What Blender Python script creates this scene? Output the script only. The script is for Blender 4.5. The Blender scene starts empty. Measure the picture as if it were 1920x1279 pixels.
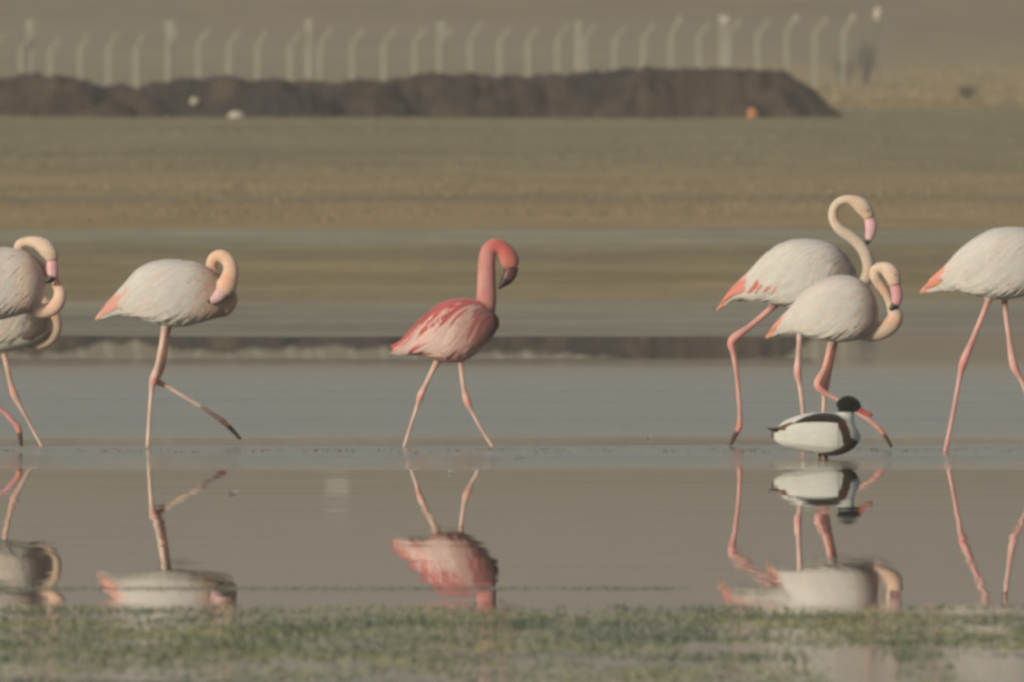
import bpy, bmesh, math, random
import numpy as np
from mathutils import Vector, noise

random.seed(7)
rng = np.random.default_rng(7)
S = bpy.context.scene
COL = S.collection

# ---------------------------------------------------------------- camera, sky, sun, exposure
F, EYE, HOR = 32000.0, 1.34, 303.0          # focal length in photo pixels, eye height, horizon row
cam = bpy.data.cameras.new('camera')
cam.lens = 600.0
cam.sensor_width = 36.0
cam.clip_start, cam.clip_end = 1.0, 30000.0
cam.dof.use_dof = True
cam.dof.focus_distance = 79.8
cam.dof.aperture_fstop = 13.0
cam_o = bpy.data.objects.new('camera', cam)
COL.objects.link(cam_o)
cam_o.location = (0, 0, EYE)
cam_o.rotation_euler = (math.pi / 2 - math.atan((639.5 - HOR) / F), 0, 0)
S.camera = cam_o

SUN_EL, SUN_AZ = math.radians(16), math.radians(222)      # azimuth clockwise from +Y
world = bpy.data.worlds.new('World')
S.world = world
world.use_nodes = True
wn = world.node_tree
sky = wn.nodes.new('ShaderNodeTexSky')
sky.sky_type = 'NISHITA'
sky.sun_disc = False
sky.sun_elevation = SUN_EL
sky.sun_rotation = SUN_AZ
sky.air_density, sky.dust_density, sky.ozone_density = 1.0, 1.3, 1.0
bg = wn.nodes['Background']
bg.inputs[1].default_value = 0.085
wn.links.new(sky.outputs[0], bg.inputs[0])

sun = bpy.data.lights.new('sun', 'SUN')
sun.energy = 4.4
sun.angle = math.radians(0.53)
sun.color = (1.0, 0.905, 0.73)
sun_o = bpy.data.objects.new('sun', sun)
COL.objects.link(sun_o)
sd = Vector((math.sin(SUN_AZ) * math.cos(SUN_EL), math.cos(SUN_AZ) * math.cos(SUN_EL), math.sin(SUN_EL)))
sun_o.rotation_euler = sd.to_track_quat('Z', 'Y').to_euler()
sun_o.location = (-30, -20, 40)

S.view_settings.view_transform = 'Standard'
S.view_settings.look = 'None'
S.view_settings.exposure = 0.10
S.view_settings.gamma = 1.0
S.view_settings.use_curve_mapping = False
S.cycles.filter_width = 3.2
S.cycles.max_bounces = 6
S.cycles.use_denoising = True
S.cycles.volume_bounces = 0

# ---------------------------------------------------------------- helpers
def px(x, y, D):                # where a point seen at photo pixel (x, y) stands at distance D
    return ((x - 960.0) * D / F, EYE - (y - HOR) * D / F)

def tag(o, label=None, cat=None, group=None, kind=None):
    if label: o['label'] = label
    if cat: o['category'] = cat
    if group: o['group'] = group
    if kind: o['kind'] = kind
    return o

def empty(name, loc, label, cat, group=None):
    o = bpy.data.objects.new(name, None)
    o.empty_display_size = 0.1
    o.location = loc
    COL.objects.link(o)
    return tag(o, label, cat, group)

def link(name, me, mat, parent=None, smooth=True):
    o = bpy.data.objects.new(name, me)
    if mat is not None and not me.materials: me.materials.append(mat)
    COL.objects.link(o)
    if parent is not None: o.parent = parent
    if smooth: me.polygons.foreach_set('use_smooth', [True] * len(me.polygons))
    return o

def set_col(me, cols):
    a = me.color_attributes.new('Col', 'FLOAT_COLOR', 'POINT')
    c = np.ones((len(me.vertices), 4), np.float32)
    c[:, :3] = cols
    a.data.foreach_set('color', c.ravel())

class MB:
    def __init__(s): s.v, s.f, s.c = [], [], []
    def add(s, vs, fs, col=None):
        b = len(s.v)
        s.v += [tuple(v) for v in vs]
        s.f += [tuple(i + b for i in f) for f in fs]
        if col is not None:
            col = np.asarray(col, float)
            s.c += [tuple(col)] * len(vs) if col.ndim == 1 else [tuple(c) for c in col]
    def mesh(s, name):
        me = bpy.data.meshes.new(name)
        me.from_pydata(s.v, [], s.f)
        me.update()
        if s.c: set_col(me, s.c)
        return me

def catmull(P, n):
    P = np.asarray(P, float)
    if len(P) < 3:
        t = np.linspace(0, 1, n)[:, None]
        return P[0] * (1 - t) + P[-1] * t
    d = np.r_[0, np.cumsum(np.linalg.norm(np.diff(P[:, :3], axis=0), axis=1) ** 0.5 + 1e-9)]
    Q = np.vstack([2 * P[0] - P[1], P, 2 * P[-1] - P[-2]])
    out = []
    for t in np.linspace(0, d[-1], n):
        i = min(max(np.searchsorted(d, t, 'right') - 1, 0), len(P) - 2)
        u = (t - d[i]) / (d[i + 1] - d[i])
        h = d[i + 1] - d[i]
        p0, p1, p2, p3 = Q[i], Q[i + 1], Q[i + 2], Q[i + 3]
        d0 = d[i] - d[i - 1] if i > 0 else h
        d2 = d[i + 2] - d[i + 1] if i + 2 < len(d) else h
        m1 = (p2 - p1) / h - (p2 - p0) / (h + d0) + (p1 - p0) / d0
        m2 = (p3 - p2) / d2 - (p3 - p1) / (d2 + h) + (p2 - p1) / h
        m1, m2 = m1 * h, m2 * h
        out.append((2*u**3-3*u**2+1)*p1 + (u**3-2*u**2+u)*m1 + (-2*u**3+3*u**2)*p2 + (u**3-u**2)*m2)
    return np.array(out)

def tube(mb, P, R, n=12, flat=1.0, col=None, seg=None):
    """tapered tube through points (x, y, z); flat squeezes it along y"""
    A = np.c_[np.asarray(P, float), np.asarray(R, float)]
    A = catmull(A, seg or max(3, 5 * len(P)))
    p, r = A[:, :3], np.maximum(A[:, 3], 0.0008)
    T = np.gradient(p, axis=0)
    T /= np.linalg.norm(T, axis=1)[:, None] + 1e-12
    Y = np.array([0, 1.0, 0])
    vs, fs = [], []
    k = np.linspace(0, 2 * np.pi, n, endpoint=False)
    for i in range(len(p)):
        b = Y - T[i] * T[i].dot(Y)
        if np.linalg.norm(b) < 0.2: b = np.array([1.0, 0, 0]) - T[i] * T[i][0]
        b /= np.linalg.norm(b)
        a = np.cross(b, T[i])
        for t in k: vs.append(p[i] + r[i] * (math.cos(t) * a + flat * math.sin(t) * b))
    m = len(p)
    for i in range(m - 1):
        for j in range(n):
            fs.append((i*n+j, i*n+(j+1) % n, (i+1)*n+(j+1) % n, (i+1)*n+j))
    fs.append(tuple(range(n - 1, -1, -1)))
    fs.append(tuple((m-1)*n + j for j in range(n)))
    mb.add(vs, fs, col)
    return p, r

def box(mb, a, b, col=None):
    (x0, y0, z0), (x1, y1, z1) = a, b
    mb.add([(x0,y0,z0),(x1,y0,z0),(x1,y1,z0),(x0,y1,z0),(x0,y0,z1),(x1,y0,z1),(x1,y1,z1),(x0,y1,z1)],
           [(0,3,2,1),(4,5,6,7),(0,1,5,4),(1,2,6,5),(2,3,7,6),(3,0,4,7)], col)

def bar(mb, p, q, w, d, col=None):
    """square bar from p to q in the x-z plane, w wide, d deep along y"""
    p, q = np.array(p, float), np.array(q, float)
    t = (q - p) / np.linalg.norm(q - p)
    a = np.array([t[2], 0, -t[0]]) * w / 2
    b = np.array([0, d / 2, 0])
    vs = [p-a-b, p+a-b, p+a+b, p-a+b, q-a-b, q+a-b, q+a+b, q-a+b]
    mb.add(vs, [(0,3,2,1),(4,5,6,7),(0,1,5,4),(1,2,6,5),(2,3,7,6),(3,0,4,7)], col)

# ---------------------------------------------------------------- materials
def mat(name, col=(0.5, 0.5, 0.5), rough=0.8, spec=0.3):
    m = bpy.data.materials.new(name)
    m.use_nodes = True
    b = m.node_tree.nodes['Principled BSDF']
    b.inputs['Base Color'].default_value = (*col, 1)
    b.inputs['Roughness'].default_value = rough
    b.inputs['Specular IOR Level'].default_value = spec
    return m, m.node_tree, b

def node(nt, typ, **kw):
    n = nt.nodes.new(typ)
    for k, v in kw.items(): setattr(n, k, v)
    return n

def math_n(nt, op, a, b=None, c=None):
    n = node(nt, 'ShaderNodeMath', operation=op)
    for i, v in enumerate((a, b, c)):
        if v is None: continue
        if isinstance(v, (int, float)): n.inputs[i].default_value = v
        else: nt.links.new(v, n.inputs[i])
    return n.outputs[0]

def noise_n(nt, vec, scale, detail=4, rough=0.55, mapping=None):
    if mapping:
        mp = node(nt, 'ShaderNodeMapping')
        mp.inputs['Scale'].default_value = mapping
        nt.links.new(vec, mp.inputs['Vector'])
        vec = mp.outputs[0]
    n = node(nt, 'ShaderNodeTexNoise')
    n.inputs['Scale'].default_value = scale
    n.inputs['Detail'].default_value = detail
    n.inputs['Roughness'].default_value = rough
    nt.links.new(vec, n.inputs['Vector'])
    return n.outputs['Fac']

def mix_n(nt, fac, a, b, blend='MIX'):
    n = node(nt, 'ShaderNodeMix', data_type='RGBA', blend_type=blend)
    for s, v in ((n.inputs['Factor'], fac), (n.inputs['A'], a), (n.inputs['B'], b)):
        if isinstance(v, (int, float)): s.default_value = v
        elif isinstance(v, tuple): s.default_value = (*v, 1)
        else: nt.links.new(v, s)
    return n.outputs['Result']

def maprange(nt, v, a, b, c, d, smooth=True):
    n = node(nt, 'ShaderNodeMapRange', interpolation_type='SMOOTHSTEP' if smooth else 'LINEAR')
    nt.links.new(v, n.inputs['Value'])
    for k, x in zip(('From Min', 'From Max', 'To Min', 'To Max'), (a, b, c, d)): n.inputs[k].default_value = x
    return n.outputs['Result']

def ramp_n(nt, v, stops, lo, hi):
    """colour ramp over a value; stops = [(value, rgb)] (at most 32)"""
    f = maprange(nt, v, lo, hi, 0, 1, False)
    r = node(nt, 'ShaderNodeValToRGB')
    nt.links.new(f, r.inputs['Fac'])
    e = r.color_ramp.elements
    while len(e) < len(stops): e.new(0.5)
    for el, (p, c) in zip(e, stops):
        el.position = (p - lo) / (hi - lo)
    for el, (p, c) in zip(e, stops):
        el.color = (*c, 1) if isinstance(c, tuple) else (c, c, c, 1)
    return r.outputs['Color']

def coords(nt):
    g = node(nt, 'ShaderNodeNewGeometry')
    s = node(nt, 'ShaderNodeSeparateXYZ')
    nt.links.new(g.outputs['Position'], s.inputs[0])
    return g.outputs['Position'], s.outputs['X'], s.outputs['Y'], s.outputs['Z']

def attr_mat(name, rough=0.75, spec=0.2, var=0.18, scale=60, stretch=(0.35, 1, 1), bump=0.0, sheen=0.0, soft=0.0):
    """takes the mesh's own colours and breaks them up with grain"""
    m, nt, b = mat(name, rough=rough, spec=spec)
    a = node(nt, 'ShaderNodeAttribute', attribute_name='Col')
    tc = node(nt, 'ShaderNodeTexCoord')
    n = noise_n(nt, tc.outputs['Object'], scale, 5, 0.6, stretch)
    f = maprange(nt, n, 0.25, 0.75, 1 - var, 1 + var * 0.6, False)
    cc = node(nt, 'ShaderNodeCombineColor')
    for i in range(3): nt.links.new(f, cc.inputs[i])
    nt.links.new(mix_n(nt, 1.0, a.outputs['Color'], cc.outputs[0], 'MULTIPLY'), b.inputs['Base Color'])
    if bump:
        bp = node(nt, 'ShaderNodeBump')
        bp.inputs['Strength'].default_value = 1
        bp.inputs['Distance'].default_value = bump
        nt.links.new(n, bp.inputs['Height'])
        nt.links.new(bp.outputs[0], b.inputs['Normal'])
    if soft:
        b.inputs['Subsurface Weight'].default_value = soft
        b.inputs['Subsurface Radius'].default_value = (1.0, 0.75, 0.6)
        b.inputs['Subsurface Scale'].default_value = 0.055
    if sheen:
        b.inputs['Sheen Weight'].default_value = sheen
        b.inputs['Sheen Roughness'].default_value = 0.5
    return m

M_BIRD = attr_mat('plumage', 0.85, 0.08, 0.10, 38, (0.35, 1, 1.0), 0.001, 0.25, 0.7)
M_FEATHER = attr_mat('feather_vanes', 0.85, 0.08, 0.08, 70, (0.25, 1, 1), 0, 0.25)
M_BILL = attr_mat('horn', 0.45, 0.4, 0.1, 60)
M_GRASS = attr_mat('grass_blades', 0.7, 0.25, 0.2, 3, (1, 1, 1))
M_EYE = mat('eye_iris', (0.25, 0.16, 0.03), 0.15, 0.5)[0]
M_EYE_DARK = mat('eye_dark', (0.01, 0.008, 0.006), 0.15, 0.5)[0]

# ground: bands of dry and green grass that lie across the plain, wet mud at the shore, bare hillside beyond
HP = [(-400, -0.35), (30, -0.30), (41, -0.10), (52, -0.065), (120, -0.06), (131, 0.0), (155, 0.035), (433, 2.44), (593, 3.9),
      (900, 7.6), (1400, 21.2), (2200, 53), (3200, 108), (4500, 150), (9000, 170)]
def ground_h(y): return float(np.interp(y, [p[0] for p in HP], [p[1] for p in HP]))
_dd = np.concatenate([np.linspace(131, 900, 4000)])
_yy = np.array([HOR + F * (EYE - ground_h(d)) / d for d in _dd])
def dist_of_row(y): return float(_dd[np.argmin(np.abs(_yy - y))])

def ground_z(x, y):
    h = ground_h(y)
    k = min(max((y - 131) / 40, 0), 1)
    far = min(max((y - 700) / 900, 0), 1)
    h += k * (0.05 * noise.noise((x * 0.12, y * 0.05, 3)) + 0.02 * noise.noise((x * 0.9, y * 0.4, 8)))
    if 110 < y < 190:
        h += 0.006 * noise.noise((x * 0.35, y * 0.10, 1)) + 0.003 * noise.noise((x * 1.3, y * 0.5, 5))
    if y > 600:
        h += far * (14 * noise.noise((x * 0.0012, y * 0.0012, 2)) + 3 * noise.noise((x * 0.006, y * 0.005, 4)))
    return h

G_ROWS = [(2, (0.433, 0.295, 0.191)), (70, (0.444, 0.307, 0.196)), (84, (0.433, 0.307, 0.180)), (100, (0.378, 0.307, 0.172)),
          (165, (0.367, 0.307, 0.172)), (215, (0.355, 0.303, 0.163)), (240, (0.335, 0.292, 0.163)), (275, (0.346, 0.295, 0.172)),
          (310, (0.399, 0.310, 0.177)), (330, (0.476, 0.348, 0.191)), (362, (0.444, 0.332, 0.177)), (373, (0.355, 0.276, 0.163)),
          (380, (0.452, 0.328, 0.172)), (412, (0.506, 0.358, 0.177)), (428, (0.444, 0.337, 0.177)), (438, (0.452, 0.411, 0.292)),
          (456, (0.441, 0.399, 0.281)), (466, (0.399, 0.307, 0.177)), (480, (0.355, 0.283, 0.166)), (505, (0.452, 0.344, 0.191)),
          (520, (0.378, 0.292, 0.166)), (540, (0.452, 0.337, 0.187)), (560, (0.388, 0.310, 0.187)), (574, (0.403, 0.359, 0.265)), (600, (0.409, 0.364, 0.276)), (622, (0.382, 0.335, 0.254))]
m_ground, nt, b = mat('ground_cover', rough=0.9, spec=0.1)
P, X, Y, Z = coords(nt)
wob = noise_n(nt, P, 0.12, 5, 0.6, (0.7, 1.0, 0))
wob = math_n(nt, 'SUBTRACT', wob, 0.5)
amp = maprange(nt, Y, 135, 420, 6.0, 30.0)
Yw = math_n(nt, 'ADD', Y, math_n(nt, 'MULTIPLY', wob, amp))
stops = sorted(((dist_of_row(r), c) for r, c in G_ROWS), key=lambda t: t[0])
base = ramp_n(nt, Yw, stops, 125, 940)
ochre = math_n(nt, 'MULTIPLY', maprange(nt, math_n(nt, 'ADD', X, math_n(nt, 'MULTIPLY', wob, 5.0)), 6.6, 9.2, 0, 1),
               math_n(nt, 'MULTIPLY', maprange(nt, Yw, 480, 560, 0, 1), maprange(nt, Yw, 690, 830, 1, 0)))
base = mix_n(nt, ochre, base, (0.49, 0.375, 0.21))
hillc = mix_n(nt, maprange(nt, noise_n(nt, P, 0.012, 6, 0.6), 0.35, 0.65, 0, 1), (0.355, 0.255, 0.145), (0.32, 0.24, 0.135))
base = mix_n(nt, maprange(nt, Yw, 800, 950, 0, 1), base, hillc)
n0 = noise_n(nt, P, 1.0, 5, 0.6, (0.035, 0.30, 0))
n3 = noise_n(nt, P, 1.0, 4, 0.6, (0.10, 0.06, 0))
n1 = noise_n(nt, P, 0.35, 7, 0.65, (1.0, 0.5, 0.3))
n2 = noise_n(nt, P, 5.0, 4, 0.7, (1.0, 0.35, 1))
f = math_n(nt, 'MULTIPLY', maprange(nt, n1, 0.3, 0.7, 0.82, 1.16, False), maprange(nt, n2, 0.3, 0.7, 0.86, 1.12, False))
f = math_n(nt, 'MULTIPLY', f, math_n(nt, 'MULTIPLY', maprange(nt, n0, 0.3, 0.7, 0.84, 1.14, False), maprange(nt, n3, 0.3, 0.7, 0.86, 1.13, False)))
cc = node(nt, 'ShaderNodeCombineColor')
for i in range(3): nt.links.new(f, cc.inputs[i])
nt.links.new(mix_n(nt, 1.0, base, cc.outputs[0], 'MULTIPLY'), b.inputs['Base Color'])
wet = maprange(nt, Yw, 150, 166, 1, 0)
nt.links.new(maprange(nt, wet, 0, 1, 0.92, 0.85, False), b.inputs['Roughness'])
nt.links.new(maprange(nt, wet, 0, 1, 0.05, 0.06, False), b.inputs['Specular IOR Level'])
bp = node(nt, 'ShaderNodeBump')
bp.inputs['Strength'].default_value = 1.0
nt.links.new(maprange(nt, wet, 0, 1, 0.05, 0.012, False), bp.inputs['Distance'])
nt.links.new(noise_n(nt, P, 2.5, 6, 0.65), bp.inputs['Height'])
nt.links.new(bp.outputs[0], b.inputs['Normal'])

# water: calm and wind-rippled stretches
m_water, nt, b = mat('lake_water', (0.085, 0.082, 0.068), 0.03, 0.5)
b.inputs['IOR'].default_value = 1.333
P, X, Y, Z = coords(nt)
wv = math_n(nt, 'SUBTRACT', noise_n(nt, P, 0.5, 5, 0.65, (0.5, 1, 0)), 0.5)
Yw = math_n(nt, 'ADD', Y, math_n(nt, 'MULTIPLY', wv, maprange(nt, Y, 60, 120, 2.2, 4.0)))
rip = ramp_n(nt, Yw, [(40, 0.10), (50.5, 0.06), (52, 0.0), (63.6, 0.0), (64.3, 0.012), (65.0, 0.0), (74.2, 0.0), (77.0, 1.1), (80.0, 1.2),
                      (80.9, 0.05), (82.6, 0.1), (84.0, 1.0), (103, 1.0), (109, 0.6), (112.5, 0.15), (116, 0.0), (132, 0.0)], 38, 140)
streak = maprange(nt, noise_n(nt, P, 1.0, 4, 0.6, (0.03, 0.30, 0)), 0.3, 0.7, 0.6, 1.2)
rip = math_n(nt, 'MULTIPLY', rip, streak)
RIPPLE, SWELL = 0.024, 0.0009
h1 = noise_n(nt, P, 1.0, 4, 0.6, (2.2, 5.0, 0))
h2 = noise_n(nt, P, 1.0, 3, 0.5, (0.45, 1.1, 0))
hh = math_n(nt, 'ADD', math_n(nt, 'MULTIPLY', math_n(nt, 'MULTIPLY', h1, rip), RIPPLE), math_n(nt, 'MULTIPLY', math_n(nt, 'MULTIPLY', h2, maprange(nt, Y, 84, 108, 1.0, 0.008)), SWELL))
bp = node(nt, 'ShaderNodeBump')
bp.inputs['Strength'].default_value = 1.0
bp.inputs['Distance'].default_value = 1.0
nt.links.new(hh, bp.inputs['Height'])
nt.links.new(bp.outputs[0], b.inputs['Normal'])
nt.links.new(maprange(nt, rip, 0, 1, 0.004, 0.14, False), b.inputs['Roughness'])

m_earth, nt, b = mat('dug_earth', rough=0.95, spec=0.05)
P, X, Y, Z = coords(nt)
n1 = noise_n(nt, P, 0.9, 6, 0.65)
n2 = noise_n(nt, P, 7.0, 5, 0.7)
c = mix_n(nt, maprange(nt, n1, 0.35, 0.65, 0, 1), (0.064, 0.046, 0.037), (0.112, 0.078, 0.058))
c = mix_n(nt, maprange(nt, n2, 0.35, 0.7, 0, 0.5), c, (0.045, 0.036, 0.031))
shade_patch = noise_n(nt, P, 0.30, 4, 0.6)
c = mix_n(nt, maprange(nt, shade_patch, 0.54, 0.61, 0, 0.85), c, (0.034, 0.032, 0.031))  # dark noise patches paint shadow into the bank's soil colour
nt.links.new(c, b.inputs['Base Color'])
bp = node(nt, 'ShaderNodeBump')
bp.inputs['Distance'].default_value = 0.12
nt.links.new(n2, bp.inputs['Height'])
nt.links.new(bp.outputs[0], b.inputs['Normal'])

def grain_mat(name, a, c, scale, rough=0.85):
    m, nt, b = mat(name, rough=rough, spec=0.2)
    P, X, Y, Z = coords(nt)
    nt.links.new(mix_n(nt, maprange(nt, noise_n(nt, P, scale, 5, 0.65), 0.3, 0.7, 0, 1), a, c), b.inputs['Base Color'])
    return m
M_CONCRETE = grain_mat('weathered_concrete', (0.41, 0.40, 0.32), (0.54, 0.52, 0.42), 3.0)
M_WIRE = mat('galvanised_wire', (0.20, 0.19, 0.165), 0.6, 0.3)[0]
M_STONE = grain_mat('pale_stone', (0.48, 0.42, 0.32), (0.62, 0.56, 0.44), 9.0)
M_CLAY = grain_mat('orange_clay', (0.50, 0.20, 0.10), (0.62, 0.28, 0.15), 9.0)
M_WHITE = grain_mat('white_paint', (0.68, 0.67, 0.63), (0.8, 0.79, 0.75), 3.0)
M_BARK = grain_mat('twig_bark', (0.09, 0.065, 0.045), (0.14, 0.105, 0.075), 12.0)
M_ROOF = grain_mat('roof_sheet', (0.25, 0.2, 0.17), (0.33, 0.27, 0.22), 2.0)

# ---------------------------------------------------------------- setting: ground, water, earth bank
xs = np.concatenate([np.arange(0, 24, 0.6), np.geomspace(24, 6000, 46)])
xs = np.concatenate([-xs[:0:-1], xs])
ys = np.concatenate([np.linspace(-400, 30, 12), np.arange(34, 120, 4), np.arange(120, 165, 0.5), np.arange(165, 620, 1.7), np.geomspace(620, 9000, 75)])
vs = [(x, y, ground_z(x, y)) for y in ys for x in xs]
nx = len(xs)
fs = [(j*nx+i, j*nx+i+1, (j+1)*nx+i+1, (j+1)*nx+i) for j in range(len(ys)-1) for i in range(nx-1)]
me = bpy.data.meshes.new('ground'); me.from_pydata(vs, [], fs); me.update()
tag(link('ground', me, m_ground), 'grassy plain rising from the muddy shore to a bare brown hillside', kind='structure')

mb = MB()
gx = np.concatenate([[-3000, -300], np.arange(-40, 41, 4), [300, 3000]])
gy = np.concatenate([[-380, -100], np.arange(0, 160, 4)])
mb.add([(x, y, 0.0) for y in gy for x in gx],
       [(j*len(gx)+i, j*len(gx)+i+1, (j+1)*len(gx)+i+1, (j+1)*len(gx)+i) for j in range(len(gy)-1) for i in range(len(gx)-1)])
tag(link('water', mb.mesh('water'), m_water), 'shallow lake with calm brown and rippled grey stretches', kind='structure')

# earth bank: a ridge of tipped loads, steep towards the lake
MD = 433.0
TOP = [(-600, 150), (-300, 138), (0, 145), (60, 140), (120, 149), (200, 158), (255, 164), (320, 150), (400, 145), (480, 150), (560, 153), (640, 153),
       (730, 152), (785, 140), (880, 138), (950, 145), (1040, 143), (1100, 135), (1200, 130), (1350, 129), (1440, 131), (1478, 137), (1508, 155), (1552, 194), (1604, 224), (1618, 226)]
base_z = px(0, 226, MD)[1]
mx = np.arange(-21, 9.3, 0.07)
my = np.linspace(-3.9, 3.2, 90)
topx = [px(t[0], 0, MD)[0] for t in TOP]
toph = [px(0, t[1], MD)[1] - base_z for t in TOP]
cuts = [(-11.1, 1.2, 1.1, 1.0), (-7.4, 2.6, 2.2, 1.7), (-3.9, 1.1, 1.0, 1.0), (6.0, 1.0, 0.9, 1.2)]
vs = []
for y in my:
    for x in mx:
        H = float(np.interp(x, topx, toph))
        push = 1.3 * noise.noise((x * 0.42 - y * 0.35, y * 0.3, 3)) + 0.75 * noise.noise((x * 1.0 - y * 0.8, y * 0.6, 7)) + 0.25 * noise.noise((x * 2.4, y * 2.0, 3))
        # gullies between loads let the left sun leave their right-hand flanks in shade
        s0 = min(max((y + 1.6) / 2.0, 0), 1)
        for cx, d, sl, wd in cuts:
            u = x - cx - sl * (1 - s0) + 0.3 * noise.noise((x * 0.8, y * 0.8, cx))
            if -2.4 < u < wd:
                w = (u + 2.4) / 2.4 if u < 0 else 1 - u / wd
                push -= d * 0.75 * (w * w * (3 - 2 * w)) - 0.12 * d
        t = (y - push + 1.0) / 1.55
        s = min(max(t, 0), 1)
        s = s ** 0.75 if y < 1.2 else s
        back = min(max((3.2 - y) / 1.6, 0), 1)
        z = H * s * (back * back * (3 - 2 * back))
        rough = 0.17 * noise.noise((x * 1.6, y * 1.6, 0)) + 0.11 * noise.noise((x * 4.2, y * 4.2, 5)) + 0.04 * noise.noise((x * 10, y * 10, 9))
        z += rough * min(z * 1.6, 1.0)
        vs.append((x, MD + y, base_z - 0.05 + max(z, -0.05)))
nx = len(mx)
fs = [(j*nx+i, j*nx+i+1, (j+1)*nx+i+1, (j+1)*nx+i) for j in range(len(my)-1) for i in range(nx-1)]
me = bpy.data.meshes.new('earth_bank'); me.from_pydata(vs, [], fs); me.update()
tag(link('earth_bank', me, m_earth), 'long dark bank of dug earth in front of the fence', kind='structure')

def rock(name, m, c, r, label, seed, squash=0.75):
    bm = bmesh.new()
    bmesh.ops.create_icosphere(bm, subdivisions=3, radius=1)
    for v in bm.verts:
        k = 1 + 0.35 * noise.noise(v.co * 1.3 + Vector((seed, 0, 0))) + 0.12 * noise.noise(v.co * 4 + Vector((0, seed, 0)))
        v.co = Vector((v.co.x * k * r[0], v.co.y * k * r[1], v.co.z * k * r[2]))
    me = bpy.data.meshes.new(name); bm.to_mesh(me); bm.free()
    o = link(name, me, m)
    o.location = c
    return tag(o, label, 'stone')
def on_bank(x, y, D, dz=0): p = px(x, y, D); return (p[0], D, p[1] + dz)
rock('stone', M_STONE, on_bank(365, 190, 432.1), (0.12, 0.14, 0.10), 'small pale stone halfway up the dark earth bank', 1)
rock('stone', M_STONE, on_bank(443, 217, 431.8), (0.2, 0.16, 0.11), 'larger pale stone at the foot of the dark earth bank', 4)
rock('clay_lump', M_CLAY, on_bank(1410, 214, 431.5), (0.13, 0.13, 0.17), 'orange clay lump at the foot of the earth bank', 9)

# the air over the plain
HAZE = 0.0005
mb = MB(); box(mb, (-6500, -450, -1.5), (6500, 9300, 260))
m_haze = bpy.data.materials.new('haze_air'); m_haze.use_nodes = True
hn = m_haze.node_tree; hn.nodes.clear()
ho, hv = hn.nodes.new('ShaderNodeOutputMaterial'), hn.nodes.new('ShaderNodeVolumePrincipled')
hv.inputs['Color'].default_value = (0.92, 0.88, 0.80, 1)
hv.inputs['Density'].default_value = HAZE
hn.links.new(hv.outputs[0], ho.inputs['Volume'])
tag(link('haze', mb.mesh('haze'), m_haze, None, False), 'thin warm haze over the plain', kind='stuff')

# ---------------------------------------------------------------- fence
FD = 593.0
fence = empty('security_fence', (0, FD, ground_h(FD)), 'long security fence of concrete posts with bent tops behind the earth bank', 'fence')
fz0 = ground_h(FD)
def fx(x): return px(x, 0, FD)[0]
def fz(y): return px(0, y, FD)[1] - fz0
BENT = [-70, -15, 40, 95, 150, 203, 255, 316, 372, 427, 482, 545, 597, 659, 718, 777, 826, 882, 936, 990, 1045, 1098, 1150, 1204, 1257, 1311, 1368, 1420, 1474, 1528, 1582]
wire_top = []
for i, x in enumerate(BENT):
    jit = rng.normal(0, 1)
    yt = np.interp(x, [0, 150, 320, 560, 900, 1200, 1590], [92, 97, 85, 82, 78, 70, 58]) + 3 * jit
    lean = rng.normal(0, 2.0)
    mb = MB()
    foot = (fx(x), 0, -0.2)
    knee = (fx(x + lean), 0, fz(yt))
    bar(mb, foot, knee, 0.155, 0.155)
    me = mb.mesh('post')
    o = link('post', me, M_CONCRETE, fence, False)
    mb = MB()
    tip = (fx(x + lean + 21 + rng.normal(0, 2)), 0, fz(yt - 27 + rng.normal(0, 2)))
    bar(mb, (knee[0] - 0.02, 0, knee[2] - 0.05), tip, 0.12, 0.13)
    link('bent_arm', mb.mesh('bent_arm'), M_CONCRETE, o, False)
    wire_top.append((knee, tip))
for x, y, w in [(55, 38, .2), (317, 40, .27), (577, 37, .2), (826, 42, .27), (1083, 40, .2), (1356, 30, .3), (-200, 40, .2)]:
    mb = MB()
    bar(mb, (fx(x), 0.25, -0.2), (fx(x + 1), 0.25, fz(y)), w, 0.2)
    link('tall_post', mb.mesh('tall_post'), M_CONCRETE, fence, False)
for k in range(9):
    mb = MB()
    for (k0, t0), (k1, t1) in zip(wire_top[:-1], wire_top[1:]):
        if k < 6:
            z = 0.15 + k * 0.42
            a, c = (k0[0], -0.09, min(z, k0[2])), (k1[0], -0.09, min(z, k1[2]))
        else:
            u = (k - 5) / 3.2
            a = tuple(k0[j] + (t0[j] - k0[j]) * u for j in range(3)); c = tuple(k1[j] + (t1[j] - k1[j]) * u for j in range(3))
            a, c = (a[0], -0.08, a[2]), (c[0], -0.08, c[2])
        bar(mb, a, c, 0.012, 0.012)
    link('wire', mb.mesh('wire'), M_WIRE, fence, False)

mb = MB()
fl, fr_, hgt = fx(-80), fx(1600), 2.3
for k in range(int((fr_ - fl + hgt) / 0.16)):
    a = fl - hgt + k * 0.16
    for s_ in (0, 1):
        p0, p1 = np.array([a, -0.11 - 0.012 * s_, 0.05]), np.array([a + hgt, -0.11 - 0.012 * s_, 0.05 + hgt])
        if s_: p0[2], p1[2] = p1[2], p0[2]
        bar(mb, p0, p1, 0.015, 0.006)
link('wire_mesh', mb.mesh('wire_mesh'), M_WIRE, fence, False)

lp = empty('lamp_post', (fx(1647), FD + 1, fz0), 'slim grey post carrying a white lamp at the end of the fence', 'lamp post')
mb = MB(); bar(mb, (0, 0, -0.1), (0.0, 0, fz(36)), 0.07, 0.07); link('pole', mb.mesh('pole'), M_WIRE, lp, False)
mb = MB(); tube(mb, [(0, 0, fz(38)), (0.0, 0, fz(28)), (0.02, 0, fz(20)), (0.03, 0, fz(12))], [0.08, 0.15, 0.13, 0.04], 12)
link('lamp_head', mb.mesh('lamp_head'), M_STONE, lp)

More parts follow.
